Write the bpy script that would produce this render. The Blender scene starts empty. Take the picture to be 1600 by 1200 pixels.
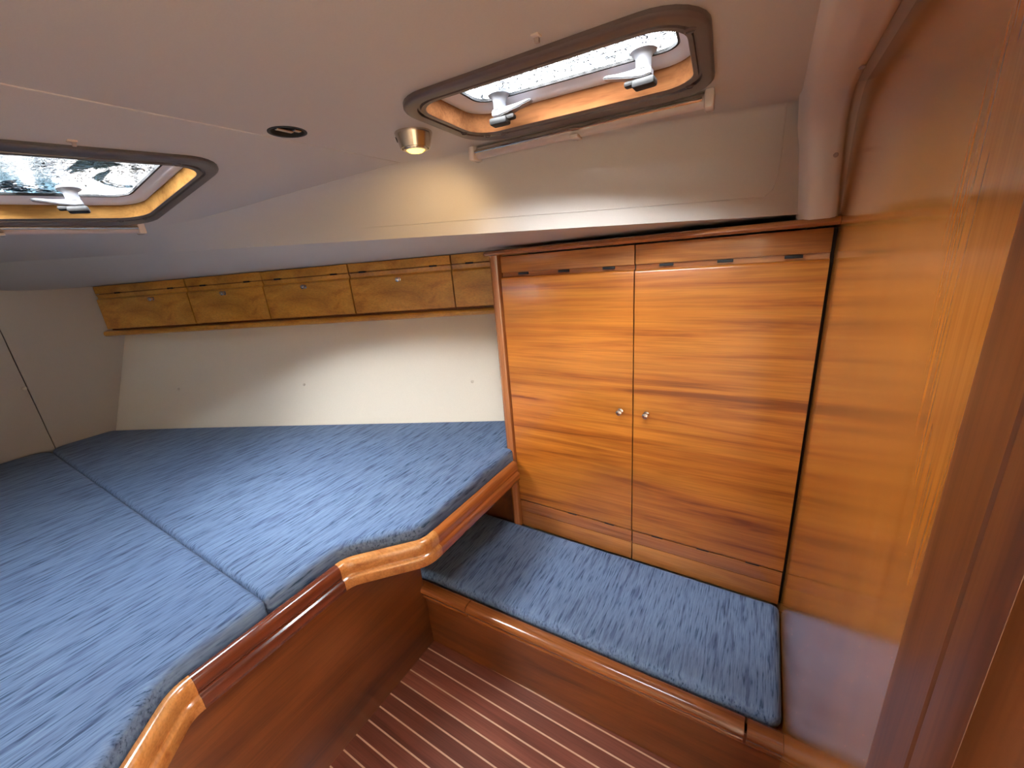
import bpy, bmesh, math, random
from mathutils import Vector as V, Matrix
from mathutils.geometry import tessellate_polygon
random.seed(3)
C = bpy.context.scene.collection
sc = bpy.context.scene

# ---------------------------------------------------------------- camera, sky, lights, exposure
F_PX = 623.95
cam = bpy.data.cameras.new('camera'); camo = bpy.data.objects.new('camera', cam); C.objects.link(camo)
cam.sensor_fit = 'HORIZONTAL'; cam.sensor_width = 36.0; cam.lens = 36.0 * F_PX / 1600.0
cam.clip_start = 0.01; cam.clip_end = 100
xr = V((0.85109599, 0.51871799, -0.0810386))        # image right
yd = V((0.09059616, -0.29714641, -0.95052425))      # image down
zf = V((-0.51713436, 0.80164559, -0.29989398))      # viewing direction
M = Matrix((( xr.x, -yd.x, -zf.x, 0), (xr.y, -yd.y, -zf.y, 0), (xr.z, -yd.z, -zf.z, 0), (0, 0, 0, 1)))
M.translation = V((0, 0, 1.3))
camo.matrix_world = M
sc.camera = camo

world = bpy.data.worlds.new('overcast_sky'); sc.world = world; world.use_nodes = True
wn = world.node_tree.nodes; wl = world.node_tree.links
bg = wn['Background']; bg.inputs[0].default_value = (0.86, 0.93, 1.0, 1); bg.inputs[1].default_value = 50.0

def portal(name, loc, normal, sx, sy, along=None):
    l = bpy.data.lights.new(name, 'AREA'); l.shape = 'RECTANGLE'; l.size = sx; l.size_y = sy
    l.cycles.is_portal = True
    o = bpy.data.objects.new(name, l); C.objects.link(o)
    n = V(normal).normalized()
    z = -n; x = V(along or (1, 0, 0)); x = (x - z * x.dot(z)).normalized(); y = z.cross(x)
    m = Matrix(((x.x, y.x, z.x, 0), (x.y, y.y, z.y, 0), (x.z, y.z, z.z, 0), (0, 0, 0, 1))); m.translation = V(loc)
    o.matrix_world = m
    return o
portal('hatch_skylight', (-0.325, 0.70, 1.625), (0, 0, -1), 0.50, 0.30, (1, 0.087, 0))
portal('hatch_skylight', (-1.235, 0.23, 1.575), (0.13, 0, -1), 0.48, 0.56, (1, 0, 0))

sun = bpy.data.lights.new('hazy_sun', 'SUN'); sun.energy = 70.0; sun.angle = math.radians(75); sun.color = (1.0, 0.97, 0.93)
suno = bpy.data.objects.new('hazy_sun', sun); C.objects.link(suno); suno.rotation_euler = V((0.10, 0.72, -0.67)).to_track_quat('-Z', 'Y').to_euler()

def area_lamp(name, loc, normal, sx, sy, power, col):
    l = bpy.data.lights.new(name, 'AREA'); l.shape = 'RECTANGLE'; l.size = sx; l.size_y = sy
    l.energy = power; l.color = col
    o = bpy.data.objects.new(name, l); C.objects.link(o); o.location = loc
    o.rotation_euler = V(normal).to_track_quat('-Z', 'Y').to_euler()
    return o
area_lamp('saloon_fill', (0.80, 0.28, 1.86), (-0.2, -0.2, -1), 0.6, 0.6, 34.0, (1.0, 0.90, 0.80))  # unseen lamp, added in the saloon to fill the cabin through the doorway

sc.view_settings.view_transform = 'Standard'; sc.view_settings.look = 'None'
sc.view_settings.gamma = 1.0; sc.view_settings.use_curve_mapping = False
sc.view_settings.exposure = 0.20
try:
    sc.cycles.max_bounces = 14; sc.cycles.diffuse_bounces = 8; sc.cycles.glossy_bounces = 5
    sc.cycles.transparent_max_bounces = 12; sc.cycles.sample_clamp_indirect = 6.0
    sc.cycles.caustics_reflective = False; sc.cycles.caustics_refractive = False
except Exception:
    pass

# ---------------------------------------------------------------- materials
def new_mat(name):
    m = bpy.data.materials.new(name); m.use_nodes = True
    nt = m.node_tree; b = nt.nodes['Principled BSDF']
    return m, nt, b
def N(nt, kind, **kw):
    n = nt.nodes.new(kind)
    for k, v in kw.items(): setattr(n, k, v)
    return n
def mapping(nt, scale, rot=(0, 0, 0)):
    tc = N(nt, 'ShaderNodeTexCoord'); mp = N(nt, 'ShaderNodeMapping')
    mp.inputs['Scale'].default_value = scale; mp.inputs['Rotation'].default_value = rot
    nt.links.new(tc.outputs['Object'], mp.inputs['Vector'])
    return mp.outputs['Vector']
def noise(nt, vec, scale, detail=3, rough=0.55, dist=0.0):
    n = N(nt, 'ShaderNodeTexNoise'); n.inputs['Scale'].default_value = scale
    n.inputs['Detail'].default_value = detail; n.inputs['Roughness'].default_value = rough
    n.inputs['Distortion'].default_value = dist
    nt.links.new(vec, n.inputs['Vector']); return n.outputs['Fac']
def ramp(nt, fac, stops):
    r = N(nt, 'ShaderNodeValToRGB'); e = r.color_ramp.elements
    while len(e) < len(stops): e.new(0.5)
    for i, (p, c) in enumerate(stops):
        e[i].position = p; e[i].color = (*c, 1)
    nt.links.new(fac, r.inputs['Fac']); return r.outputs['Color']
def mix(nt, a, b, fac, mode='MIX'):
    m = N(nt, 'ShaderNodeMix', data_type='RGBA', blend_type=mode)
    for s, v in (('Factor', fac), ('A', a), ('B', b)):
        i = [q for q in m.inputs if q.name == s and q.type == ('VALUE' if s == 'Factor' else 'RGBA')][0]
        if hasattr(v, 'is_linked') or hasattr(v, 'links'): nt.links.new(v, i)
        else: i.default_value = v if s == 'Factor' else (*v, 1)
    return [q for q in m.outputs if q.type == 'RGBA'][0]
def bump(nt, b, h, strength, dist=0.001):
    bp = N(nt, 'ShaderNodeBump'); bp.inputs['Strength'].default_value = strength; bp.inputs['Distance'].default_value = dist
    nt.links.new(h, bp.inputs['Height']); nt.links.new(bp.outputs['Normal'], b.inputs['Normal'])

def wood(name, light, mid, dark, axis='x', rough=0.28, coat=0.5, grain=1.0, rotz=0.0, figure=0.5, band=26):
    m, nt, b = new_mat(name)
    L = {'x': (1, 0, 0), 'y': (0, 1, 0), 'z': (0, 0, 1)}[axis]
    def sc3(al, ac): return tuple(al if L[i] else ac for i in range(3))
    v1 = mapping(nt, sc3(1.1, band), (0, 0, rotz)); v2 = mapping(nt, sc3(6, 260), (0, 0, rotz)); v3 = mapping(nt, sc3(1.8, 4.5), (0, 0, rotz))
    n1 = noise(nt, v1, 1.0, 4, 0.6, 0.9); n2 = noise(nt, v2, 1.0, 2, 0.5); n3 = noise(nt, v3, 1.0, 2, 0.5, 0.4)
    c1 = ramp(nt, n1, [(0.30, dark), (0.44, mid), (0.60, light), (0.78, mid)])
    c3 = ramp(nt, n3, [(0.3, (0.62,) * 3), (0.7, (1.12,) * 3)])
    c = mix(nt, c1, c3, figure, 'MULTIPLY')
    c2 = ramp(nt, n2, [(0.38, (0.70,) * 3), (0.55, (1.0,) * 3)])
    c = mix(nt, c, c2, 0.55 * (grain or 0.8), 'MULTIPLY')
    nt.links.new(c, b.inputs['Base Color'])
    b.inputs['Roughness'].default_value = rough
    b.inputs['Coat Weight'].default_value = coat; b.inputs['Coat Roughness'].default_value = 0.14
    if grain: bump(nt, b, n2, 0.06, 0.0006)
    return m
def plain(name, col, rough=0.5, metal=0.0, coat=0.0, nz=0.0, nscale=60, bstr=0.0, bdist=0.0005):
    m, nt, b = new_mat(name)
    b.inputs['Roughness'].default_value = rough; b.inputs['Metallic'].default_value = metal
    b.inputs['Coat Weight'].default_value = coat
    v = mapping(nt, (1, 1, 1)); n = noise(nt, v, nscale, 3)
    c = ramp(nt, n, [(0.3, tuple(x * (1 - nz) for x in col)), (0.7, tuple(min(1, x * (1 + nz)) for x in col))])
    nt.links.new(c, b.inputs['Base Color'])
    if bstr: bump(nt, b, n, bstr, bdist)
    return m

W_DOOR = wood('cherry_door_veneer', (0.58, 0.215, 0.030), (0.45, 0.140, 0.018), (0.23, 0.060, 0.009), 'x', figure=0.7)
W_FASCIA = wood('cherry_fascia', (0.52, 0.22, 0.055), (0.42, 0.155, 0.035), (0.27, 0.085, 0.02), 'x', figure=0.5, band=14)
W_LOCK = wood('locker_veneer', (0.78, 0.39, 0.060), (0.66, 0.29, 0.038), (0.44, 0.155, 0.018), 'x', rotz=-0.367, figure=0.8, band=12)
W_TRIM = wood('cherry_moulding', (0.42, 0.155, 0.045), (0.35, 0.12, 0.035), (0.22, 0.068, 0.02), 'x', rough=0.22, coat=0.8, figure=0.3)
W_STILE = wood('cherry_stile', (0.40, 0.145, 0.045), (0.33, 0.11, 0.034), (0.21, 0.064, 0.02), 'z', rough=0.25, coat=0.7, figure=0.3)
W_BULK = wood('bulkhead_veneer', (0.58, 0.215, 0.034), (0.53, 0.188, 0.029), (0.41, 0.135, 0.021), 'z', rough=0.24, coat=1.0, figure=0.35, band=34, grain=0)
W_JAMB = wood('jamb_wood', (0.25, 0.078, 0.022), (0.20, 0.058, 0.016), (0.12, 0.032, 0.010), 'z', rough=0.45, coat=0.15, figure=0.5)
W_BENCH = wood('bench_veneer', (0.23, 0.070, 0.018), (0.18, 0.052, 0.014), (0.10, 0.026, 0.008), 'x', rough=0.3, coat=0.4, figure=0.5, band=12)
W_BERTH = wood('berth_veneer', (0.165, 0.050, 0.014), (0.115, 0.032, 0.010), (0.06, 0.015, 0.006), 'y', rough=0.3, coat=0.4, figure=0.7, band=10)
W_RAILD = wood('dark_rail_wood', (0.15, 0.036, 0.015), (0.115, 0.026, 0.012), (0.07, 0.016, 0.008), 'y', rough=0.16, coat=1.0, figure=0.4)
W_RAILL = wood('light_rail_wood', (0.58, 0.26, 0.080), (0.50, 0.21, 0.06), (0.36, 0.13, 0.035), 'x', rough=0.2, coat=0.8, figure=0.3)
W_RAILO = wood('orange_rail_wood', (0.40, 0.125, 0.030), (0.32, 0.095, 0.022), (0.20, 0.055, 0.015), 'y', rough=0.18, coat=0.9, figure=0.3)
W_REVEAL = wood('hatch_lining_wood', (0.21, 0.088, 0.035), (0.175, 0.070, 0.028), (0.12, 0.045, 0.016), 'x', rough=0.6, coat=0.0, figure=0.3)
W_REVEALY = wood('hatch_lining_pale_wood', (0.23, 0.118, 0.036), (0.19, 0.092, 0.027), (0.13, 0.056, 0.016), 'y', rough=0.6, coat=0.0, figure=0.3)
W_PLANKS = []
for k, f in enumerate((1.25, 1.0, 1.5, 1.15)):
    W_PLANKS.append(wood('teak_plank_tone', (0.200 * f, 0.066 * f, 0.042 * f), (0.165 * f, 0.050 * f, 0.032 * f), (0.10 * f, 0.03 * f, 0.02 * f), 'x', rough=0.38, coat=0.25, figure=0.8))
for _m in (W_REVEAL, W_REVEALY): _m.node_tree.nodes['Principled BSDF'].inputs['Specular IOR Level'].default_value = 0.0
W_DARK = wood('jamb_wood_painted_shade', (0.075, 0.022, 0.007), (0.058, 0.016, 0.005), (0.035, 0.010, 0.004), 'z', rough=0.5, coat=0.0, figure=0.5)  # jamb wood again, with the reveal's shade put into a darker colour
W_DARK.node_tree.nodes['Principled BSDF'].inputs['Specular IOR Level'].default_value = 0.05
M_HOLLY = plain('holly_strip', (0.66, 0.47, 0.33), 0.45, nz=0.06)
M_VINYL = plain('headliner_vinyl', (0.50, 0.475, 0.445), 0.50, nz=0.02, nscale=420, bstr=0.12, bdist=0.0004)
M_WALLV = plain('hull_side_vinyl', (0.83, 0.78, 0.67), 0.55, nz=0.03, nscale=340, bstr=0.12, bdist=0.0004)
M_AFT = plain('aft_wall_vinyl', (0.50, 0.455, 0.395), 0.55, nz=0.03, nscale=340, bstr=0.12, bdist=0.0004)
M_GRP = plain('gelcoat_moulding', (0.70, 0.61, 0.54), 0.28, coat=0.4, nz=0.01)
M_BROWN = plain('brown_plastic', (0.085, 0.058, 0.052), 0.36, nz=0.05, nscale=300, bstr=0.08)
M_GREYBR = plain('grey_brown_plastic', (0.080, 0.070, 0.072), 0.36, nz=0.05, nscale=300, bstr=0.08)
M_WHITEP = plain('white_aluminium_frame', (0.60, 0.60, 0.65), 0.3, nz=0.01)
M_GREYP = plain('pale_grey_plastic', (0.20, 0.205, 0.225), 0.3, nz=0.02)
M_BLACK = plain('black_plastic', (0.008, 0.008, 0.009), 0.65, nz=0.1)
M_SLOT = plain('dark_joint', (0.012, 0.007, 0.005), 0.7, nz=0.1)
M_CHROME = plain('chrome', (0.80, 0.80, 0.82), 0.10, metal=1.0)
M_SATIN = plain('satin_steel', (0.62, 0.55, 0.46), 0.22, metal=1.0)
M_BLIND = plain('blind_cassette', (0.50, 0.42, 0.38), 0.35, nz=0.03)
M_CLIP = plain('clear_plastic_clip', (0.66, 0.58, 0.52), 0.2, coat=0.5, nz=0.02)
M_FIT = plain('dull_clip', (0.36, 0.29, 0.26), 0.4, nz=0.1)
M_SCREW = plain('screw_cap_vinyl', (0.66, 0.60, 0.50), 0.4, nz=0.02)
M_DECK = plain('deck_gelcoat', (0.60, 0.60, 0.58), 0.6, nz=0.02)

def fabric(name, f=0.86):
    m, nt, b = new_mat(name)
    v1 = mapping(nt, (260, 16, 120)); v2 = mapping(nt, (520, 60, 300)); v3 = mapping(nt, (3, 2, 3)); v4 = mapping(nt, (90, 9, 60))
    n1 = noise(nt, v1, 1.0, 3, 0.6); n2 = noise(nt, v2, 1.0, 2); n3 = noise(nt, v3, 1.0, 2); n4 = noise(nt, v4, 1.0, 2)
    c = ramp(nt, n1, [(0.33, (0.030 * f, 0.074 * f, 0.145 * f)), (0.43, (0.122 * f, 0.195 * f, 0.345 * f)), (0.60, (0.165 * f, 0.255 * f, 0.425 * f)), (0.75, (0.19 * f, 0.305 * f, 0.455 * f))])
    c = mix(nt, c, ramp(nt, n4, [(0.34, (0.50, 0.50, 0.58)), (0.47, (1, 1, 1))]), 0.8, 'MULTIPLY')
    c = mix(nt, c, ramp(nt, n3, [(0.3, (0.88, 0.9, 0.94)), (0.7, (1.06, 1.04, 1.0))]), 0.6, 'MULTIPLY')
    nt.links.new(c, b.inputs['Base Color'])
    b.inputs['Roughness'].default_value = 0.78
    b.inputs['Sheen Weight'].default_value = 0.10; b.inputs['Sheen Roughness'].default_value = 0.4
    b.inputs['Specular IOR Level'].default_value = 0.25
    bump(nt, b, n1, 0.35, 0.0008)
    return m
M_FABRIC = fabric('blue_chenille')
M_PIPING = plain('dark_blue_seam', (0.03, 0.04, 0.07), 0.8, nz=0.1)

def glass_mat(name, tint, lo=0.40):
    m, nt, b = new_mat(name)
    out = nt.nodes['Material Output']
    tr = N(nt, 'ShaderNodeBsdfTransparent'); gl = N(nt, 'ShaderNodeBsdfGlossy'); gl.inputs['Roughness'].default_value = 0.05
    mx = N(nt, 'ShaderNodeMixShader'); lw = N(nt, 'ShaderNodeFresnel'); lw.inputs['IOR'].default_value = 1.12
    v = mapping(nt, (1, 1, 1)); n = noise(nt, v, 42, 3, 0.6, 2.2); p = noise(nt, v, 7, 5, 0.65, 0.8)
    drops = ramp(nt, n, [(0.440, (1, 1, 1)), (0.452, (0.007, 0.008, 0.009)), (0.500, (0.007, 0.008, 0.009)), (0.512, (1, 1, 1))])
    patch = ramp(nt, p, [(0.555, (1, 1, 1)), (0.575, tint)])
    area = ramp(nt, noise(nt, v, 6, 1), [(lo, (0, 0, 0)), (lo + 0.1, (1, 1, 1))])
    c = mix(nt, (1, 1, 1), drops, area)
    c = mix(nt, c, patch, 1.0, 'MULTIPLY')
    nt.links.new(c, tr.inputs['Color'])
    bp = N(nt, 'ShaderNodeBump'); bp.inputs['Strength'].default_value = 0.6; bp.inputs['Distance'].default_value = 0.002
    nt.links.new(n, bp.inputs['Height']); nt.links.new(bp.outputs['Normal'], gl.inputs['Normal'])
    nt.links.new(lw.outputs[0], mx.inputs[0]); nt.links.new(tr.outputs[0], mx.inputs[1]); nt.links.new(gl.outputs[0], mx.inputs[2])
    nt.links.new(mx.outputs[0], out.inputs['Surface'])
    return m
M_GLASS = glass_mat('rain_wet_acrylic', (0.85, 0.88, 0.92), 0.01)
M_GLASSB = glass_mat('rain_wet_blue_acrylic', (0.020, 0.034, 0.042))
m, nt, b = new_mat('lamp_lens'); b.inputs['Base Color'].default_value = (1, 0.8, 0.4, 1)
b.inputs['Emission Color'].default_value = (1.0, 0.60, 0.12, 1); b.inputs['Emission Strength'].default_value = 3.2
M_LENS = m

# ---------------------------------------------------------------- mesh helpers
def bm_new(): return bmesh.new()
def add_poly(bm, verts, faces):
    vs = [bm.verts.new(v) for v in verts]
    for f in faces:
        try: bm.faces.new([vs[i] for i in f])
        except ValueError: pass
    return vs
def add_box(bm, x0, x1, y0, y1, z0, z1, bev=0.0, seg=2, fr=None):
    """axis box; fr = (origin, ux, uy, uz) puts it in another frame"""
    t = bmesh.new()
    vs = [V((x, y, z)) for z in (z0, z1) for y in (y0, y1) for x in (x0, x1)]
    vv = [t.verts.new(v) for v in vs]
    for f in ((0, 2, 3, 1), (4, 5, 7, 6), (0, 1, 5, 4), (2, 6, 7, 3), (0, 4, 6, 2), (1, 3, 7, 5)): t.faces.new([vv[i] for i in f])
    if bev: bmesh.ops.bevel(t, geom=t.edges[:] + t.verts[:], offset=bev, segments=seg, profile=0.5, affect='EDGES')
    merge(bm, t, fr)
def merge(bm, t, fr=None):
    mp = {}
    for v in t.verts:
        p = v.co
        if fr: p = fr[0] + fr[1] * p.x + fr[2] * p.y + fr[3] * p.z
        mp[v.index if False else v] = bm.verts.new(p)
    for f in t.faces:
        nf = bm.faces.new([mp[v] for v in f.verts]); nf.smooth = f.smooth
    t.free()
def loft(bm, loops, cap0=False, cap1=False, closed=True):
    rings = [[bm.verts.new(p) for p in l] for l in loops]
    n = len(rings[0])
    for a, b_ in zip(rings, rings[1:]):
        for i in range(n if closed else n - 1):
            j = (i + 1) % n
            bm.faces.new((a[i], a[j], b_[j], b_[i]))
    if cap0: bm.faces.new(rings[0][::-1])
    if cap1: bm.faces.new(rings[-1])
def sweep(bm, path, prof, up=V((0, 0, 1)), caps=True, flip=False, ends=None):
    """path of points, profile (side, up) closed; side is to the right of travel; mitred"""
    path = [V(p) for p in path]; loops = []
    for i, p in enumerate(path):
        d0 = (path[i] - path[i - 1]).normalized() if i else None
        d1 = (path[i + 1] - path[i]).normalized() if i < len(path) - 1 else None
        if d0 is None: d0 = d1
        if d1 is None: d1 = d0
        s0 = d0.cross(up).normalized(); s1 = d1.cross(up).normalized()
        s = (s0 + s1).normalized(); k = 1 / max(0.3, s.dot(s0))
        t = (d0 + d1).normalized(); u = s.cross(t).normalized()
        loops.append([p + s * (a * k) + u * b_ for a, b_ in prof])
    loft(bm, loops, caps, caps)
def lathe(bm, base, axis, prof, n=24, cap=True):
    ax = V(axis).normalized(); t = V((1, 0, 0)) if abs(ax.x) < 0.9 else V((0, 1, 0))
    a = ax.cross(t).normalized(); b_ = ax.cross(a)
    loops = [[V(base) + ax * h + (a * math.cos(2 * math.pi * i / n) + b_ * math.sin(2 * math.pi * i / n)) * r for i in range(n)] for r, h in prof]
    loft(bm, loops, cap, cap)
def tube(bm, p0, p1, r, n=12):
    lathe(bm, p0, V(p1) - V(p0), [(r, 0), (r, (V(p1) - V(p0)).length)], n)

def wloc(o):
    p = V((0, 0, 0))
    while o: p += o.location; o = o.parent
    return p
def obj(name, bm, mat, parent=None, origin=None, angle=35):
    bmesh.ops.recalc_face_normals(bm, faces=bm.faces[:])
    base = V(origin) if origin is not None else (wloc(parent) if parent else V((0, 0, 0)))
    for v in bm.verts: v.co -= base
    me = bpy.data.meshes.new(name); bm.to_mesh(me); bm.free()
    if isinstance(mat, (list, tuple)):
        for q in mat: me.materials.append(q)
    else: me.materials.append(mat)
    me.polygons.foreach_set('use_smooth', [True] * len(me.polygons))
    me.set_sharp_from_angle(angle=math.radians(angle))
    o = bpy.data.objects.new(name, me); C.objects.link(o)
    if parent: o.parent = parent; o.location = base - wloc(parent)
    else: o.location = base
    return o
def thing(name, label, cat, loc, group=None):
    o = bpy.data.objects.new(name, None); C.objects.link(o); o.location = loc; o.empty_display_size = 0.05
    o['label'] = label; o['category'] = cat
    if group: o['group'] = group
    return o
def tag(o, label, cat, group=None):
    o['label'] = label; o['category'] = cat
    if group: o['group'] = group
    return o
def struct(name, bm, mat, angle=35, origin=None):
    o = obj(name, bm, mat, angle=angle, origin=origin); o['kind'] = 'structure'; return o
def struct_empty(name, loc):
    o = bpy.data.objects.new(name, None); C.objects.link(o); o.location = loc; o['kind'] = 'structure'; return o
def box_obj(name, mat, parent, x0, x1, y0, y1, z0, z1, bev=0.0015, fr=None, seg=2):
    bm = bm_new(); add_box(bm, x0, x1, y0, y1, z0, z1, bev, seg, fr); return obj(name, bm, mat, parent)
def polyfill(bm, outer, holes=()):
    allp = [V(p) for p in outer] + [V(p) for h in holes for p in h]
    tris = tessellate_polygon([[V(p) for p in outer]] + [[V(p) for p in h] for h in holes])
    vs = [bm.verts.new(p) for p in allp]
    for t in tris:
        try: bm.faces.new([vs[i] for i in t])
        except ValueError: pass
    return vs
def rounded(corners, rad, n=6):
    """2D polygon with each corner rounded by a quadratic arc"""
    out = []; N_ = len(corners)
    for i, c in enumerate(corners):
        c = V(c[:2]); a = V(corners[i - 1][:2]); b_ = V(corners[(i + 1) % N_][:2])
        r = rad[i] if isinstance(rad, (list, tuple)) else rad
        r = max(r, 1e-4)
        p = c + (a - c).normalized() * r; q = c + (b_ - c).normalized() * r
        cos = (a - c).normalized().dot((b_ - c).normalized()); ang = math.acos(max(-1, min(1, cos)))
        for k in range(n + 1):
            t = k / n
            # rational quadratic = circular arc
            w = math.sin(ang / 2); B0 = (1 - t) ** 2; B1 = 2 * t * (1 - t) * w; B2 = t * t
            out.append((p * B0 + c * B1 + q * B2) / (B0 + B1 + B2))
    return out
def inset(poly, d):
    """inset a CCW polygon (mitred vertex normals)"""
    out = []; n = len(poly)
    for i in range(n):
        a = poly[i - 1]; c = poly[i]; b_ = poly[(i + 1) % n]
        d0 = (c - a); d1 = (b_ - c)
        if d0.length < 1e-6: d0 = d1
        if d1.length < 1e-6: d1 = d0
        d0 = d0.normalized(); d1 = d1.normalized()
        n0 = V((-d0.y, d0.x)); n1 = V((-d1.y, d1.x)); s = (n0 + n1)
        s = s.normalized() if s.length > 1e-6 else n0
        out.append(c + s * (d / max(0.5, s.dot(n0))))
    return out

# ================================================================ SETTING
XB = 0.124        # bulkhead face
XA = -2.86        # aft wall
YI = -0.62        # inboard wall
ZC = 1.555        # flat headliner height
# ---- floor: plywood sole with planks and pale strips
bm = bm_new(); add_box(bm, -0.93, 1.5, YI - 0.02, 0.80, -0.03, -0.0045)
floor = struct('floor', bm, M_SLOT, origin=(-0.3, 0.1, -0.03))
PIT = 0.0440; y = 0.7515; k = 0; HW = 0.0021
edges = [0.83]
while y > YI: edges.append(y); y -= PIT
edges.append(YI)
for i in range(len(edges) - 1):
    y1 = edges[i] - (HW if i else 0); y0 = edges[i + 1] + (HW if i < len(edges) - 2 else 0)
    x1 = XB - 0.001 if y1 > 0.2 or y0 < -0.52 else 1.4
    box_obj('plank', W_PLANKS[(i * 3 + i // 2) % 4], floor, -0.915, x1, y0, y1, -0.0045, 0.0, bev=0.0)
    if i: box_obj('inlay_strip', M_HOLLY, floor, -0.915, x1, edges[i] - HW, edges[i] + HW, -0.0045, 0.0002, bev=0.0)

# ---- aft wall: two vinyl panels meeting at a thin joint
wa = struct_empty('wall_aft', (XA, 0, 0))
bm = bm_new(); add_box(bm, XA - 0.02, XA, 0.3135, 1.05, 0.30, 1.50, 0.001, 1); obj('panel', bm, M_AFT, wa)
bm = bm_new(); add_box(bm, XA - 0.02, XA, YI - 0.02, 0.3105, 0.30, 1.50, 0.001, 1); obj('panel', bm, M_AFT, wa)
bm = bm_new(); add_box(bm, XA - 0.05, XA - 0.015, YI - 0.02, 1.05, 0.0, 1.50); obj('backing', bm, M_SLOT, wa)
def screw_cap(parent, p, n, r=0.007):
    bm = bm_new(); lathe(bm, p, n, [(r, -0.001), (r, 0.001), (r * 0.8, 0.003), (r * 0.4, 0.004)], 14)
    return obj('screw_cap', bm, M_SCREW, parent)
screw_cap(wa, (XA, 0.303, 0.911), (1, 0, 0), 0.009)

# ---- hull side: leaning vinyl panel under the lockers
hb0 = V((-2.87, 0.534, 0.611)); hb1 = V((0.20, 1.885, 0.611))
lean = V((0.0, 0.178, 0.488))
HN = (hb1 - hb0).cross(lean).normalized()
if HN.y > 0: HN = -HN
bm = bm_new()
def hp(t, s): return hb0 + (hb1 - hb0) * t + lean * s
pts = [hp(0, -0.7), hp(1, -0.7), hp(1, 1.55), hp(0, 1.55)]
add_poly(bm, [p for p in pts] + [p - HN * 0.02 for p in pts], [(0, 1, 2, 3), (7, 6, 5, 4), (0, 4, 5, 1), (1, 5, 6, 2), (2, 6, 7, 3), (3, 7, 4, 0)])
wh = struct('wall_hull', bm, M_WALLV)
def ray_plane(u, v, n, p):
    d = xr * (u - 800) + yd * (v - 600) + zf * F_PX; c = V((0, 0, 1.3))
    return c + d * ((V(p) - c).dot(n) / d.dot(n))
for q in ((-2.527, 0.796), (-1.876, 0.794), (-1.10, 0.778)):
    # point of the panel with the given x and z
    s = (q[1] - 0.611) / 0.488; t = (q[0] - hb0.x) / (hb1.x - hb0.x)
    screw_cap(wh, hp(t, s), HN, 0.007)

# ---- bulkhead on the right
bm = bm_new()
add_box(bm, XB, XB + 0.03, 0.32, 2.20, -0.06, 1.66)
struct('wall_right', bm, W_BULK)
bm = bm_new(); add_box(bm, XB, XB + 0.03, YI - 0.02, -0.50, -0.03, 1.66); struct('wall_right_inboard', bm, W_BULK)
bm = bm_new(); add_box(bm, -2.9, 0.16, YI - 0.03, YI, -0.03, 1.66); struct('wall_inboard', bm, M_WALLV)
# saloon beyond the doorway behind the photographer
bm = bm_new()
add_box(bm, 0.154, 1.6, 0.62, 0.66, -0.03, 2.0); add_box(bm, 0.154, 1.6, -0.96, -0.92, -0.03, 2.0)
add_box(bm, 1.56, 1.6, -0.96, 0.66, -0.03, 2.0); add_box(bm, 0.154, 1.6, -0.96, 0.66, 1.96, 2.0)
add_box(bm, 0.124, 0.16, -0.96, 1.0, 1.62, 2.0); add_box(bm, 0.154, 1.6, -0.96, 0.66, -0.06, -0.03)
struct('wall_saloon', bm, M_WALLV)

# ---- door frame post on the bulkhead (rounded moulding, then a jamb with its reveal)
bm = bm_new()
prof = [(0.358, XB + 0.012), (0.354, XB - 0.001), (0.349, XB - 0.006), (0.338, XB - 0.012), (0.318, XB - 0.018), (0.29, XB - 0.0225), (0.262, XB - 0.024), (0.2535, XB - 0.024), (0.2515, XB - 0.021), (0.2515, XB + 0.012)]
loft(bm, [[V((x, y, z)) for y, x in prof] for z in (0.0, 1.545)], True, True)
struct('trim_1', bm, W_JAMB, origin=(0.11, 0.31, 0.0))
bm = bm_new()
prof = [(0.2500, XB + 0.03), (0.2500, XB - 0.0215), (0.2475, XB - 0.0245), (0.226, XB - 0.0245), (0.2185, XB - 0.0222), (0.2185, XB + 0.05), (0.25, XB + 0.05)]
loft(bm, [[V((x, y, z)) for y, x in prof] for z in (0.0, 1.545)], True, True)
struct('trim_2', bm, W_JAMB, origin=(0.11, 0.23, 0.0))
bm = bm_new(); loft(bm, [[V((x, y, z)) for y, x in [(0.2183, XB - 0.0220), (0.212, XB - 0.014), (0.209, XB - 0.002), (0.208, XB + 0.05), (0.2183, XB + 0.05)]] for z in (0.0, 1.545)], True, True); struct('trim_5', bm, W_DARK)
bm = bm_new(); add_box(bm, XB - 0.006, XB + 0.03, 0.2505, 0.345, 0, 1.62); struct('trim_3', bm, W_JAMB)

# ---- headliner
K = V((-0.8224, 0.8376, ZC))
def s2(x, y): return V((x, y, ZC - 0.13 * (K.x - x)))
LS, LO = 0.3276, 1.137
def lipz(x): return 1.341 + (0.039 - x) / 2.479 * 0.098
def lip(x): return V((x, LO + LS * x, lipz(x)))
def edge_y(x): return K.y + LS * (x - K.x)
yaw = math.radians(5); ux = V((math.cos(yaw), math.sin(yaw), 0)); uy = V((-ux.y, ux.x, 0))
def h1(u, v, w=0.0): return ux * u + uy * v + V((0, 0, ZC + w))
H1_OUT = [(-0.500, 0.588), (-0.028, 0.574), (-0.026, 0.905), (-0.500, 0.888)]
H1_IN = [(-0.464, 0.618), (-0.055, 0.612), (-0.055, 0.832), (-0.464, 0.826)]
n2 = V((0.13, 0, -1)).normalized() * -1      # up normal of sloped panel (x slope)
n2 = V((-0.13, 0, 1)).normalized()
def h2(x, y, w=0.0): return s2(x, y) + n2 * w
H2_OUT = [(-0.950, 0.492), (-1.040, -0.070), (-1.500, -0.035), (-1.460, 0.495)]
H2_IN = [(-0.992, 0.459), (-1.072, -0.015), (-1.452, 0.030), (-1.378, 0.459)]
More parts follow.
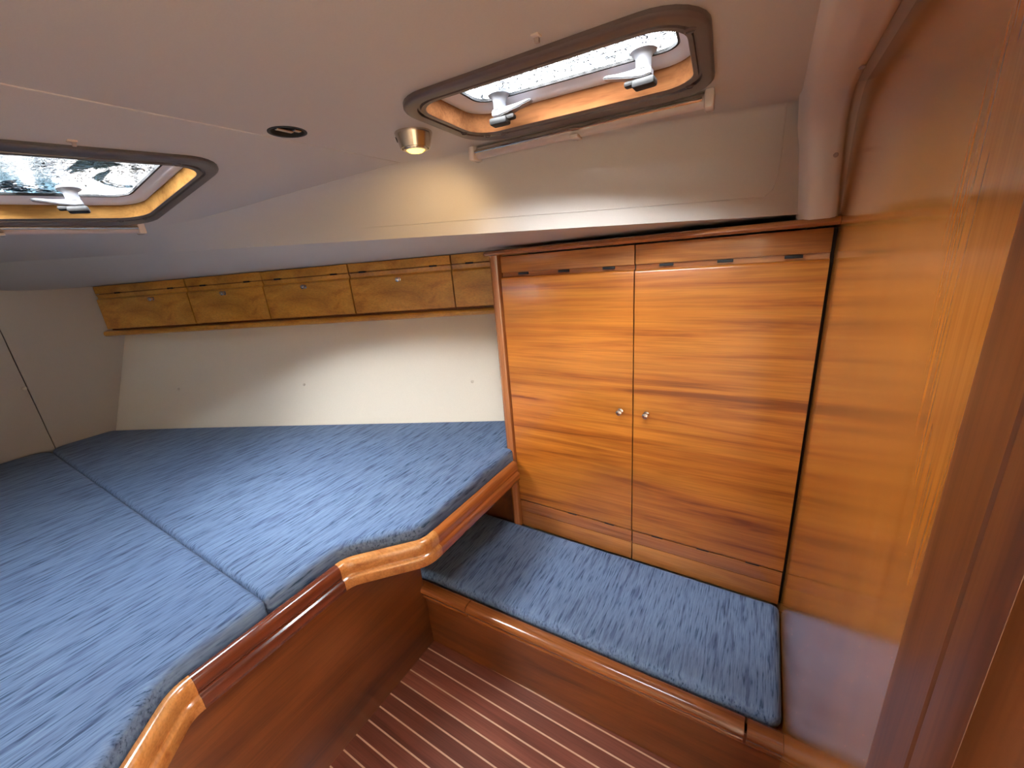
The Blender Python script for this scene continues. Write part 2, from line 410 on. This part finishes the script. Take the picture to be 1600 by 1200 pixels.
def ccw(p):
    a = sum(p[i][0] * p[(i + 1) % len(p)][1] - p[(i + 1) % len(p)][0] * p[i][1] for i in range(len(p)))
    return list(p) if a > 0 else list(p)[::-1]
H1_OUT, H1_IN, H2_OUT, H2_IN = map(ccw, (H1_OUT, H1_IN, H2_OUT, H2_IN))
r1o, r1i, r2o, r2i = rounded(H1_OUT, 0.075, 8), rounded(H1_IN, 0.05, 8), rounded(H2_OUT, 0.075, 8), rounded(H2_IN, 0.055, 8)
bm = bm_new()
XR = XB + 0.002
outer = [K, V((XR, edge_y(XR), ZC)), V((XR, YI, ZC)), V((K.x, YI, ZC))]
polyfill(bm, outer, [[h1(p.x, p.y) for p in inset(r1i, -0.006)], [V((-0.7760 + 0.031 * math.cos(k * math.pi / 12), 0.5140 + 0.031 * math.sin(k * math.pi / 12), ZC)) for k in range(24)]])
c320 = s2(-1.3863, 0.6033); E1 = s2(-1.490, 0.5300); E0 = s2(-1.535, 0.22); EF = s2(-1.60, YI)
outer = [K, V((K.x, YI, ZC)), EF, E0, E1, c320]
polyfill(bm, outer, [[h2(p.x, p.y) for p in inset(r2i, -0.006)]])
# rounded cheek from the flat liner down to the lip
A = []; B = []
for i in range(13):
    x = XR + (K.x - XR) * i / 12; A.append(V((x, edge_y(x), ZC))); B.append((lip(x), 1.0))
seq = [(K, -0.8224), (c320, -1.3863), (E1, -1.66), (E0, -2.25), (EF, -2.86)]
for (a, xa), (b_, xb) in zip(seq, seq[1:]):
    for i in range(1, 7):
        t = i / 6; x = xa + (xb - xa) * t
        bulge = max(0.15, 1 - (K.x - x) / 0.9)
        A.append(a.lerp(b_, t)); B.append((lip(x), bulge))
NR = 12
loops = []
for a, (l, bu) in zip(A, B):
    ctrl_r = V((l.x, l.y + 0.004, a.z + 0.0)); ctrl_f = a.lerp(l, 0.5); ctrl_f.z += 0.008
    c = ctrl_f.lerp(ctrl_r, bu)
    loops.append([a * (1 - t) ** 2 + c * (2 * t * (1 - t)) + l * t * t for t in [k / NR for k in range(NR + 1)]])
loft(bm, loops, closed=False)
add_poly(bm, [EF, lip(-2.86), V((-2.86, YI, 1.46))], [(0, 1, 2)])
# soffit under the side deck
loops = []
for i in range(31):
    x = XR + 0.0 + (XA - XR) * i / 30
    l = lip(x); s = V((x, 0.649 + 0.385 * (x + 2.86), 1.335)); s2_ = V((x, s.y + 0.3, 1.335))
    row = []
    for k in range(15):
        t = (k / 14) ** 0.6
        p = s.lerp(l, 1 - (1 - t)) if False else s + (l - s) * t
        p.z = 1.335 + (l.z - 1.335) * (t ** 5); row.append(p)
    loops.append([s2_] + row)
loft(bm, loops, closed=False)
ceiling = struct('ceiling', bm, M_VINYL, angle=28)
# weld beads where the liner panels meet
def bead(path, r=0.0022):
    bm = bm_new(); sweep(bm, path, [(r * math.cos(a), r * 0.8 * math.sin(a)) for a in [k * math.pi / 4 for k in range(8)]]); obj('seam_bead', bm, M_VINYL, ceiling)
bead([K, V((K.x, -0.1, ZC))]); bead([K, c320])
def cheek(x, t):
    a = V((x, edge_y(x), ZC)); l = lip(x); c = V((x, l.y * 1.0 + 0.004, ZC))
    return a * (1 - t) ** 2 + c * (2 * t * (1 - t)) + l * t * t
bead([cheek(-1.0 + 0.98 * i / 16, 0.90) for i in range(17)] + [cheek(-0.004, 0.86), cheek(0.002, 0.78), cheek(0.004, 0.6), cheek(0.004, 0.4), cheek(0.004, 0.2), cheek(0.003, 0.0)], 0.0015)
# moulded flange beside the bulkhead
bm = bm_new()
path = [V((0, YI, ZC)), V((0, 0.95, ZC)), V((0, 1.045, ZC - 0.004)), V((0, 1.095, ZC - 0.018)), V((0, 1.127, ZC - 0.045)), V((0, 1.142, ZC - 0.085)), V((0, 1.146, ZC - 0.15)), V((0, 1.146, 1.345)), V((0, 1.152, 1.328))]
loops = []
for i, p in enumerate(path):
    d0 = (p - path[i - 1]).normalized() if i else V((0, 1, 0)); d1 = (path[i + 1] - p).normalized() if i < len(path) - 1 else d0
    d = (d0 + d1).normalized(); nn = V((0, -d.z, d.y)) * -1    # towards the cabin
    nn = V((0, d.z, -d.y))
    t = max(0, (ZC - p.z) / 0.23)
    xl = 0.0225 + 0.022 * max(0, t) + 0.012 * max(0, (p.y - 0.5) / 0.6); xrr = 0.107 + 0.011 * t
    sec = [(xl - 0.012, 0.012), (xl - 0.004, -0.002), (xl + 0.003, -0.012), (xl + 0.012, -0.016), (xrr - 0.014, -0.016), (xrr - 0.005, -0.013), (xrr, -0.004), (xrr + 0.002, 0.010), (xrr + 0.006, 0.013), (XB + 0.001, 0.014)]
    loops.append([V((x, p.y, p.z)) - nn * o * 1.0 if False else V((x, p.y, p.z)) + nn * (-o) for x, o in sec])
loft(bm, loops, closed=False)
flange = struct('trim_4', bm, M_GRP, angle=50)
for (yy, zz, nrm) in ((0.93, ZC - 0.016, (0, 0, -1)), (1.125, 1.445, (0, -1, 0))):
    bm = bm_new(); lathe(bm, (0.098, yy, zz), nrm, [(0.0045, -0.001), (0.0045, 0.001), (0.003, 0.0028)], 12); obj('screw_cap', bm, M_FIT, flange)

# ---- outer hull behind the cupboards and under the sole
bm = bm_new()
add_poly(bm, [V((-2.95, 0.92, -0.06)), V((0.20, 2.16, -0.06)), V((0.20, 2.12, 1.338)), V((-2.95, 0.90, 1.338))], [(0, 1, 2, 3)])
add_box(bm, -2.95, 1.6, -0.97, 2.3, -0.09, -0.06)
struct('wall_outer_hull', bm, M_DECK)

# ---- hatches
def hatch(idx, fn, OUT, ro, IN, ri, depth, ringmat, lining, glass, latches, notch, lat_dir, sgn):
    cen = fn((OUT[0][0] + OUT[2][0]) / 2, (OUT[0][1] + OUT[2][1]) / 2)
    w = struct_empty('window_%d' % idx, cen)
    def L(poly, h): return [fn(p.x, p.y, h) for p in poly]
    bm = bm_new()
    def blend(f): return [a.lerp(b_, f) for a, b_ in zip(ro, ri)]
    T = -0.009
    loft(bm, [L(ro, 0.001), L(ro, T * 0.55), L(blend(0.06), T * 0.85), L(blend(0.16), T), L(blend(0.60), T), L(blend(0.63), T * 0.55), L(blend(0.74), T * 0.55), L(blend(0.77), T), L(blend(0.975), T), L(ri, T + 0.001), L(inset(ri, -0.003), T + 0.002), L(inset(ri, -0.004), 0.002)])
    obj('trim_ring', bm, ringmat, w)
    # little knobs / clips in the ring
    for k, (f, at) in enumerate(notch):
        n = len(ro); i = int(at * n) % n
        p = blend(f)[i]; c = fn(p.x, p.y, T * 0.95)
        nn = (fn(0, 0, 1) - fn(0, 0, 0)).normalized()
        bm = bm_new(); lathe(bm, c, -nn, [(0.0075, -0.006), (0.0075, 0.001), (0.005, 0.0025), (0.0045, 0.001)], 14)
        obj('ring_clip', bm, ringmat, w)
    bm = bm_new(); loft(bm, [L(inset(ri, -0.001), T + 0.0012), L(inset(ri, -0.001), depth)]); obj('wood_lining', bm, lining, w)
    bm = bm_new()
    loft(bm, [L(inset(ri, -0.010), depth - 0.001), L(inset(ri, 0.001), depth - 0.001), L(inset(ri, 0.006), depth + 0.001), L(inset(ri, 0.012), depth + 0.005), L(inset(ri, 0.017), depth + 0.010), L(inset(ri, 0.020), depth + 0.012), L(inset(ri, 0.0215), depth + 0.016), L(inset(ri, -0.010), depth + 0.018)])
    obj('white_frame', bm, M_WHITEP, w)['label'] = 'white metal hatch frame'
    bm = bm_new(); loft(bm, [L(inset(ri, 0.0203), depth + 0.0118), L(inset(ri, 0.0240), depth + 0.0122), L(inset(ri, 0.0240), depth + 0.017), L(inset(ri, 0.0205), depth + 0.017)]); obj('gasket', bm, M_BLACK, w)
    bm = bm_new(); loft(bm, [L(inset(ri, 0.005), depth + 0.0183), L(inset(ri, 0.005), depth + 0.026)], True, True); obj('pane', bm, glass, w)
    nn = (fn(0, 0, 1) - fn(0, 0, 0)).normalized()
    for (a, b_, rot) in latches:
        top = fn(a, b_, depth + 0.017)
        bm = bm_new(); lathe(bm, top, -nn, [(0.021, -0.002), (0.021, 0.003), (0.016, 0.006), (0.0125, 0.012), (0.012, 0.026), (0.014, 0.028)], 20)
        lt = obj('latch', bm, M_GREYP, w, origin=top)
        al = (fn(a + math.cos(rot) * 0.1, b_ + math.sin(rot) * 0.1, 0) - fn(a, b_, 0)).normalized(); ac = nn.cross(al).normalized()
        o0 = top - nn * 0.028
        fr = (o0, al, ac, nn)
        bm = bm_new()
        secs = []
        for (s_, wd, h0, h1_) in ((-0.014, 0.010, -0.010, 0.001), (0.0, 0.013, -0.012, 0.003), (0.016, 0.012, -0.009, 0.002), (0.040, 0.009, -0.003, 0.004), (0.058, 0.010, 0.001, 0.006), (0.066, 0.007, 0.003, 0.006)):
            secs.append([o0 + al * s_ + ac * q * wd + nn * h for q, h in ((-1, h0), (1, h0), (1.0, h1_), (-1.0, h1_))])
        loft(bm, secs, True, True); bmesh.ops.bevel(bm, geom=bm.edges[:], offset=0.0018, segments=2, affect='EDGES')
        obj('lever', bm, M_GREYP, lt)
        bm = bm_new(); add_box(bm, -0.020, 0.016, -0.013, 0.013, -0.024, -0.012, 0.004, 2, fr); add_box(bm, -0.004, 0.03, -0.008, 0.008, -0.018, -0.010, 0.003, 2, fr)
        obj('latch_base', bm, M_BLACK, lt)
    return w
D1, D2 = 0.026, 0.023
hatch(1, h1, H1_OUT, r1o, H1_IN, r1i, D1, M_BROWN, W_REVEAL, M_GLASS, [(-0.395, 0.795, 0.05), (-0.130, 0.790, math.pi - 0.1)], [(0.69, 0.42), (0.69, 0.62), (0.69, 0.77), (0.69, 0.86), (0.69, 0.99)], None, 1)
hatch(2, h2, H2_OUT, r2o, H2_IN, r2i, D2, M_GREYBR, W_REVEALY, M_GLASSB, [(-1.335, 0.330, -1.9), (-1.375, 0.06, 1.57)], [(0.69, 0.10), (0.69, 0.22), (0.69, 0.33), (0.69, 0.47), (0.69, 0.75)], None, 1)

# ---- roller blinds beside the hatches
def blind(p0, p1, label, toward, r=0.0125):
    p0 = V(p0); p1 = V(p1); d = (p1 - p0).normalized(); mid = (p0 + p1) / 2
    t = thing('roller_blind', label, 'blind', mid, 'roller blinds at the hatches')
    side = d.cross(V((0, 0, 1))).normalized(); up = side.cross(d)
    if side.dot(toward) < 0: side = -side
    bm = bm_new(); n = 16
    loops = [[p + side * (r * 1.0 * math.cos(2 * math.pi * i / n)) + up * (r * math.sin(2 * math.pi * i / n)) for i in range(n)] for p in (p0, p1)]
    loft(bm, loops, True, True); obj('cassette', bm, M_BLIND, t)
    q0 = p0 + side * (r + 0.002) + up * 0.001 + d * 0.006; q1 = p1 + side * (r + 0.002) + up * 0.001 - d * 0.012
    bm = bm_new(); tube(bm, q0, q1, 0.0036, 10); obj('pull_bar', bm, M_SATIN, t)['label'] = 'thin dull metal pull bar'
    for e, s in ((p0, -1), (p1, 1)):
        fr = (e, d, side, up); bm = bm_new()
        add_box(bm, -0.008, 0.008, -r - 0.006, r + 0.008, -r - 0.003, r + 0.002, 0.004, 2, fr); obj('end_bracket', bm, M_CLIP, t)
    fr = (mid, d, side, up); bm = bm_new()
    add_box(bm, -0.009, 0.009, -0.006, r + 0.009, -r - 0.0035, -r + 0.003, 0.0015, 2, fr)
    add_box(bm, -0.006, 0.006, -0.020, 0.000, -r - 0.0015, -r + 0.004, 0.0015, 2, fr)
    obj('clip', bm, M_CLIP, t)
    return t
def hxy(u, v, z): p = h1(u, v); p.z = z; return p
blind(hxy(-0.535, 0.928, ZC - 0.014), hxy(-0.035, 0.918, ZC - 0.014), 'slim roller blind cassette below the right hatch above the cupboard', V((0, -1, 0)))
b0 = s2(-1.485, 0.480); b1 = s2(-1.530, -0.03)
blind(b0 - V((0, 0, 0.008)), b1 - V((0, 0, 0.008)), 'grey roller blind cassette under the left hatch over the berth', V((1, 0, 0)))
# ---- blind catches on the liner
def catch(p, label):
    p = V(p); bm = bm_new()
    t = thing('blind_catch', label, 'clip', p, 'small blind catches on the ceiling')
    bm = bm_new(); add_box(bm, -0.005, 0.005, -0.006, 0.006, -0.002, 0.001, 0.0008, 2, (p, V((1, 0, 0)), V((0, 1, 0)), V((0, 0, 1)))); obj('base_plate', bm, M_CLIP, t)
    bm = bm_new(); add_box(bm, -0.003, 0.003, -0.001, 0.004, -0.008, -0.002, 0.001, 2, (p, V((1, 0, 0)), V((0, 1, 0)), V((0, 0, 1)))); obj('hook', bm, M_FIT, t)
catch((-0.2642, 0.530, ZC), 'small plastic blind catch on the ceiling above the right hatch')
catch(s2(-0.968, 0.263), 'small grey catch on the ceiling above the left hatch')
# ---- empty lamp hole
cp = V((-0.7760, 0.5140, ZC))
t = thing('ceiling_socket', 'round black empty recess in the ceiling, left of the glowing spotlight', 'socket', cp)
bm = bm_new(); lathe(bm, cp, (0, 0, -1), [(0.0335, -0.004), (0.0335, 0.0012), (0.030, 0.0016), (0.0285, 0.0006), (0.028, -0.016), (0.0, -0.016)], 28, cap=False); obj('recess_cup', bm, M_BLACK, t)
bm = bm_new(); add_box(bm, cp.x - 0.004, cp.x + 0.006, cp.y - 0.022, cp.y + 0.010, cp.z - 0.0005, cp.z + 0.004, 0.001, 1)
add_box(bm, cp.x + 0.008, cp.x + 0.018, cp.y + 0.004, cp.y + 0.018, cp.z - 0.0005, cp.z + 0.003, 0.001, 1); obj('spring_clip', bm, M_SATIN, t)
# ---- glowing spot lamp
lp = V((-0.629, 0.690, ZC)); ln = V((-0.05, 0.12, -1)).normalized()
t = thing('ceiling_spotlight', 'chrome cone spotlight with glowing yellow lens on the ceiling', 'lamp', lp)
bm = bm_new(); lathe(bm, lp, (0, 0, -1), [(0.0370, -0.001), (0.0375, 0.001), (0.0360, 0.006), (0.0300, 0.026), (0.0290, 0.0285), (0.0265, 0.0285), (0.0260, 0.024)], 36, cap=False); obj('shade', bm, M_SATIN, t)
bm = bm_new(); lathe(bm, lp + V((0, 0, -0.024)), (0, 0, -1), [(0.0255, -0.006), (0.0255, 0.004), (0.0235, 0.007), (0.0195, 0.008), (0.0185, 0.005)], 32, cap=False); obj('bezel', bm, M_SATIN, t)
bm = bm_new(); lathe(bm, lp + V((0, 0, -0.024)), (0, 0, -1), [(0.0188, -0.002), (0.0186, 0.006), (0.014, 0.0105), (0.007, 0.012)], 28); obj('lens', bm, M_LENS, t)
bm = bm_new(); lathe(bm, lp + V((-0.026, -0.020, -0.010)), (-0.8, -0.6, -0.25), [(0.0055, 0), (0.005, 0.003)], 14); obj('vent_hole', bm, M_BLACK, t)
sl = bpy.data.lights.new('spotlight_beam', 'SPOT'); sl.energy = 2.5; sl.color = (1.0, 0.66, 0.30); sl.spot_size = math.radians(112); sl.spot_blend = 0.8; sl.shadow_soft_size = 0.018
so = bpy.data.objects.new('spotlight_beam', sl); C.objects.link(so); so.parent = t
so.location = V((0, 0, -0.044)); so.rotation_euler = V((-0.50, 0.62, -0.62)).to_track_quat('-Z', 'Y').to_euler()

# ================================================================ LOCKER ROW
sd = V((1.428, 0.55, 0)).normalized(); sn = V((sd.y, -sd.x, 0)); so_ = V((-2.86, 0.649, 0)) ; sup = V((0, 0, 1))
FR = (so_, sd, -sn, sup)          # local: x along shelf, y into the hull, z up
def sx(x): return (x + 2.86) / sd.x
seams = [sx(-2.852), sx(-2.335), sx(-1.944), sx(-1.5365), sx(-1.1025), sx(-0.80)]
labels = ['overhead locker at the far left end of the row, against the aft wall', 'overhead locker with chrome knob, second from the left end of the row',
          'overhead locker in the middle of the row, golden wood with chrome knob', 'overhead locker with chrome knob second nearest the tall cupboard',
          'overhead locker without visible knob, half hidden behind the tall cupboard']
knobs = [sx(-2.526), sx(-2.14), sx(-1.743), sx(-1.322), None]
hinges = [[sx(-2.72), sx(-2.42)], [sx(-2.245), sx(-2.02)], [sx(-1.869), sx(-1.605)], [sx(-1.476), sx(-1.176)], [sx(-1.03), sx(-0.9)]]
def fr_pt(x, y, z): return FR[0] + FR[1] * x + FR[2] * y + FR[3] * z
for i in range(5):
    a, b_ = seams[i] + 0.0012, seams[i + 1] - 0.0012
    t = thing('overhead_locker', labels[i], 'locker', fr_pt((a + b_) / 2, 0.08, 1.112), 'overhead lockers along the hull side')
    bm = bm_new(); add_box(bm, a, b_, 0.018, 0.050, 1.112, 1.332, 0, 1, FR); obj('carcass', bm, W_JAMB, t)
    g = 0.0018
    bm = bm_new(); add_box(bm, a + g, b_ - g, 0.0, 0.018, 1.2965, 1.3325, 0.001, 1, FR); obj('fascia', bm, W_LOCK, t)
    bm = bm_new()      # drop-down door with coved upper band
    prof = [(0.018, 1.120), (0.0, 1.120), (-0.004, 1.123), (-0.004, 1.266), (-0.002, 1.2695), (0.003, 1.2712), (0.006, 1.275), (0.004, 1.286), (0.0, 1.292), (0.001, 1.2935), (0.018, 1.2935)]
    loft(bm, [[fr_pt(x, yy, zz) for yy, zz in prof] for x in (a + g, b_ - g)], True, True)
    dr = obj('door', bm, W_LOCK, t, angle=25)
    if knobs[i] is not None:
        bm = bm_new(); lathe(bm, fr_pt(knobs[i], -0.004, 1.2535), sn, [(0.0085, 0), (0.0085, 0.0015), (0.0045, 0.003), (0.0045, 0.009), (0.0095, 0.013), (0.0105, 0.017), (0.0085, 0.021), (0.004, 0.023)], 20)
        obj('knob', bm, M_CHROME, dr)
    for hx in hinges[i]:
        bm = bm_new(); add_box(bm, hx - 0.016, hx + 0.016, -0.0025, 0.01, 1.2915, 1.2985, 0.0008, 1, FR); obj('hinge', bm, M_BLACK, t)
# shelf board under the lockers
bm = bm_new()
prof = [(0.16, 1.112), (-0.004, 1.112), (-0.016, 1.110), (-0.0215, 1.104), (-0.0225, 1.097), (-0.020, 1.090), (-0.013, 1.086), (0.0, 1.085), (0.15, 1.085)]
loft(bm, [[fr_pt(x, yy, zz) for yy, zz in prof] for x in (0.0, sx(-0.80))], True, True)
tag(obj('shelf_board', bm, W_LOCK, origin=fr_pt(1.0, 0.05, 1.085)), 'long wooden shelf board with rounded edge carrying the overhead lockers', 'shelf')

# ================================================================ CUPBOARD
YC = 1.158
cup = thing('cupboard', 'tall two-door cherry wood cupboard standing behind the small bench', 'cupboard', (-0.33, YC, 0.262))
xs, xe, xm = -0.752, 0.1185, -0.311
bm = bm_new(); add_box(bm, -0.775, XB, YC + 0.02, YC + 0.034, 0.262, 1.305); add_box(bm, -0.789, -0.772, YC + 0.01, YC + 0.5, 0.262, 1.31); obj('carcass', bm, W_JAMB, cup)
bm = bm_new(); add_box(bm, -0.7535, XB - 0.0005, YC + 0.012, YC + 0.021, 0.262, 1.305); obj('shadow_gap', bm, M_SLOT, cup)
bm = bm_new()
prof = [(-0.7870, YC + 0.02), (-0.7880, YC - 0.004), (-0.7845, YC - 0.014), (-0.776, YC - 0.019), (-0.766, YC - 0.018), (-0.758, YC - 0.012), (-0.7555, YC - 0.003), (-0.7555, YC + 0.02)]
loft(bm, [[V((x, y_, z)) for x, y_ in prof] for z in (0.262, 1.312)], True, True); obj('stile', bm, W_STILE, cup)
bm = bm_new()      # rounded top moulding
prof = [(YC + 0.03, 1.311), (YC - 0.015, 1.311), (YC - 0.024, 1.313), (YC - 0.028, 1.318), (YC - 0.026, 1.324), (YC - 0.017, 1.329), (YC - 0.0, 1.330), (YC + 0.03, 1.330)]
loops = []
for x, k in ((-0.803, 0.55), (-0.8005, 0.85), (-0.795, 1.0), (XB - 0.0005, 1.0)):
    loops.append([V((x, YC + 0.03 + (y_ - YC - 0.03) * (0.6 + 0.4 * k), 1.3205 + (z - 1.3205) * k)) for y_, z in prof])
loft(bm, loops, True, True); obj('top_moulding', bm, W_TRIM, cup, angle=50)
g = 0.0018
for (a, b_, hx, hb, kx) in ((xs, xm, (-0.669, -0.527, -0.386), (-0.531, -0.391), -0.350), (xm, xe, (-0.229, -0.090, 0.050), (-0.229, -0.092, 0.042), -0.2705)):
    a += g; b_ -= g
    box_obj('fascia_panel', W_FASCIA, cup, a, b_, YC - 0.001, YC + 0.014, 1.2555, 1.307, 0.0015)
    box_obj('hinge_rail', W_TRIM, cup, a, b_, YC + 0.006, YC + 0.014, 1.240, 1.257, 0.0)
    bm = bm_new()
    z0, z1 = 0.384, 1.2415
    prof = [(YC + 0.014, z0), (YC + 0.001, z0), (YC - 0.003, z0 + 0.0015), (YC - 0.006, z0 + 0.009), (YC - 0.006, z1 - 0.007), (YC - 0.0035, z1 - 0.002), (YC + 0.001, z1), (YC + 0.014, z1)]
    loft(bm, [[V((x, y_, z)) for y_, z in prof] for x in (a, b_)], True, True)
    dr = obj('door', bm, W_DOOR, cup, angle=50)
    bm = bm_new(); lathe(bm, (kx, YC - 0.006, 0.818), (0, -1, 0), [(0.0088, 0), (0.0088, 0.0015), (0.0048, 0.003), (0.0048, 0.008), (0.0092, 0.012), (0.0102, 0.0155), (0.0085, 0.019), (0.004, 0.0208)], 22)
    obj('knob', bm, M_CHROME, dr)
    box_obj('lower_rail', W_TRIM, cup, a, b_, YC - 0.001, YC + 0.014, 0.3335, 0.3815, 0.0012)
    box_obj('plinth', W_FASCIA, cup, a, b_, YC - 0.0005, YC + 0.014, 0.264, 0.3315, 0.001)
    for h in hx: box_obj('hinge', M_BLACK, cup, h - 0.0175, h + 0.0175, YC - 0.001, YC + 0.01, 1.2465, 1.2535, 0.0006)
    for h in hb: box_obj('hinge', M_BLACK, cup, h - 0.0175, h + 0.0175, YC - 0.0015, YC + 0.01, 0.3800, 0.3848, 0.0004)

# ================================================================ BENCH
bench = thing('bench', 'low wooden bench box with moulded front rail below the cupboard', 'bench', (-0.4, 0.76, 0.0))
def fy(x): return 0.742 + 0.030 * (x + 0.907)      # front face line
bm = bm_new()
pts = [(-0.928, fy(-0.928)), (XB, fy(XB)), (XB, fy(XB) + 0.018), (-0.928, fy(-0.928) + 0.018)]
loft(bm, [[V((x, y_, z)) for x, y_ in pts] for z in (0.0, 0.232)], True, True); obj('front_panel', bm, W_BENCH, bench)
bm = bm_new(); add_box(bm, -1.0, XB, 0.765, YC + 0.012, 0.215, 0.232); obj('seat_board', bm, W_JAMB, bench)
rp = [(0.022, 0.205), (-0.003, 0.205), (-0.0125, 0.208), (-0.0140, 0.214), (-0.0125, 0.2195), (-0.0085, 0.222), (-0.0105, 0.226), (-0.0190, 0.230), (-0.0215, 0.238), (-0.0205, 0.247), (-0.0150, 0.2535), (-0.006, 0.256), (0.012, 0.256), (0.019, 0.252), (0.022, 0.245)]
W_BR = wood('bench_rail_wood', (0.33, 0.115, 0.030), (0.26, 0.082, 0.022), (0.15, 0.042, 0.012), 'x', rough=0.2, coat=0.8, figure=0.4)
for a, b_ in ((-0.945, -0.7215), (-0.7175, 0.0500), (0.0560, XB - 0.0005)):
    bm = bm_new(); loft(bm, [[V((x, fy(x) + yy, zz)) for yy, zz in rp] for x in (a, b_)], True, True)
    obj('rail', bm, W_BR, bench, angle=50)

# ================================================================ BERTH BASE
berth = thing('berth', 'raised berth base with wooden side panel and moulded edge rail', 'bed', (-1.7, 0.3, 0.0))
XP = -0.907
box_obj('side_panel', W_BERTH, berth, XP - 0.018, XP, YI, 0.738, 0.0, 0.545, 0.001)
bm = bm_new()
deck = [(-2.855, YI), (-0.775, YI), (-0.775, -0.035), (-0.925, 0.09), (-0.925, 0.50), (-0.79, 0.645), (-0.79, YC), (-0.79, 1.44), (-2.855, 0.50)]
loft(bm, [[V((x, y_, z)) for x, y_ in deck] for z in (0.515, 0.532)], True, True); obj('bunk_board', bm, W_JAMB, berth)
bm = bm_new(); add_box(bm, -1.02, -0.79, YC, YC + 0.016, 0.232, 0.515); add_box(bm, -1.018, -1.002, 0.775, YC, 0.232, 0.515); obj('recess_lining', bm, W_BERTH, berth)
rprof = [(0.000, 0.500), (0.000, 0.567), (0.003, 0.5725), (0.009, 0.5755), (0.016, 0.5755), (0.022, 0.573), (0.0265, 0.568), (0.0285, 0.561), (0.0285, 0.5425), (0.0270, 0.539), (0.0262, 0.536), (0.0280, 0.533), (0.0325, 0.5315), (0.0345, 0.529), (0.0350, 0.525), (0.0350, 0.503), (0.0330, 0.500)]
def arc(a, c, b_, r, n=5):
    q = rounded([a, c, b_], [0.0001, r, 0.0001], n); return q[n + 1:2 * (n + 1)]
P = [V((-0.775, -0.62)), V((-0.775, -0.05)), V((-0.900, 0.095)), V((-0.900, 0.487)), V((-0.757, 0.640)), V((-0.757, 1.118))]
P[1] = V((-0.762, -0.060))
c1 = arc(P[1], P[2], P[3], 0.030); c2 = arc(P[2], P[3], P[4], 0.030); c3 = arc(P[3], P[4], P[5], 0.022)
segs = [('rail', [P[0], P[1] + V((0, -0.02))], W_RAILD, None), ('rail', [P[1] + V((0.0, -0.02)), P[1]] + c1 + [V((-0.900, 0.1285))], W_RAILL, 'pale orange corner piece of rail, nearest the camera'),
        ('rail', [V((-0.900, 0.1288)), V((-0.900, 0.4560))], W_RAILD, 'dark brown straight rail with glossy varnish'),
        ('rail', [V((-0.900, 0.4563))] + c2 + c3 + [V((-0.757, 0.676))], W_RAILL, 'pale orange S-shaped corner piece of rail'),
        ('rail', [V((-0.757, 0.6763)), P[5]], W_RAILO, 'reddish orange straight rail beside the cupboard')]
for nm, pth, mt, lab in segs:
    bm = bm_new()
    path = [V((p.x, p.y, 0)) for p in pth]
    dirs = []
    sweep(bm, path, [(a, z) for a, z in rprof]); o = obj(nm, bm, mt, berth, angle=50)
    if lab: o['label'] = lab

# ================================================================ CUSHIONS
def cushion(name, corners, rads, z0, z1, r, label, group, n=7, crown=0.0):
    if ccw(corners) != list(corners): corners = list(corners)[::-1]; rads = list(rads)[::-1]
    corners = [V(c) for c in corners]
    base = rounded(corners, rads, n)
    ks = [max(1, int((base[(i + 1) % len(base)] - p).length / 0.06)) for i, p in enumerate(base)]
    def ring(d):
        cc = inset(corners, d) if d else corners
        q = rounded(cc, [max(a_ - d, 0.002) for a_ in rads], n); out = []
        for i, p in enumerate(q):
            e = q[(i + 1) % len(q)]
            for j_ in range(ks[i]): out.append(p.lerp(e, j_ / ks[i]))
        return out
    poly = ring(0)
    bm = bm_new(); loops = []
    prof = [(r * 0.7, z0)] + [(r * 0.7 * (1 - math.sin(a)), z0 + r * 0.7 * (1 - math.cos(a))) for a in (0.5, 1.0, 1.57)]
    m_ = 8
    prof += [(r * (1 - math.cos(a)), z1 - r * (1 - math.sin(a))) for a in [k * math.pi / 2 / m_ for k in range(m_ + 1)]]
    for d, z in prof: loops.append([V((p.x, p.y, z)) for p in ring(d)])
    loft(bm, loops, True, True)
    cx = sum(p.x for p in poly) / len(poly); cy = sum(p.y for p in poly) / len(poly)
    o = obj(name, bm, M_FABRIC, origin=(cx, cy, z0), angle=60)
    return tag(o, label, 'cushion', group)
GC = 'blue berth cushions'
cR = [(-0.903, 0.2903), (-0.903, 0.489), (-0.760, 0.643), (-0.762, 1.150), (-0.793, 1.150), (-0.793, 1.432), (-0.942, 1.374), (-1.493, 1.132), (-1.946, 0.935), (-2.50, 0.690), (-2.853, 0.522), (-2.845, 0.2903)]
cushion('berth_cushion', cR, [0.012, 0.03, 0.03, 0.003, 0.003, 0.02, 0.01, 0.2, 0.2, 0.2, 0.03, 0.05], 0.5325, 0.612, 0.017,
        'blue streaked cushion on the far half of the berth, against the hull side', GC)
cL = [(-0.778, -0.60), (-0.766, -0.065), (-0.903, 0.097), (-0.903, 0.2898), (-2.845, 0.2898), (-2.853, -0.60)]
cushion('berth_cushion', cL, [0.02, 0.04, 0.03, 0.012, 0.07, 0.02], 0.5325, 0.612, 0.017,
        'blue streaked cushion on the near half of the berth, filling the lower left', GC)
cushion('bench_cushion', [(-0.985, 0.768), (0.1215, 0.797), (0.1215, 1.153), (-0.985, 1.153)], [0.03, 0.025, 0.02, 0.02], 0.2325, 0.274, 0.022,
        'thin blue streaked cushion on the low bench beneath the cupboard', None)
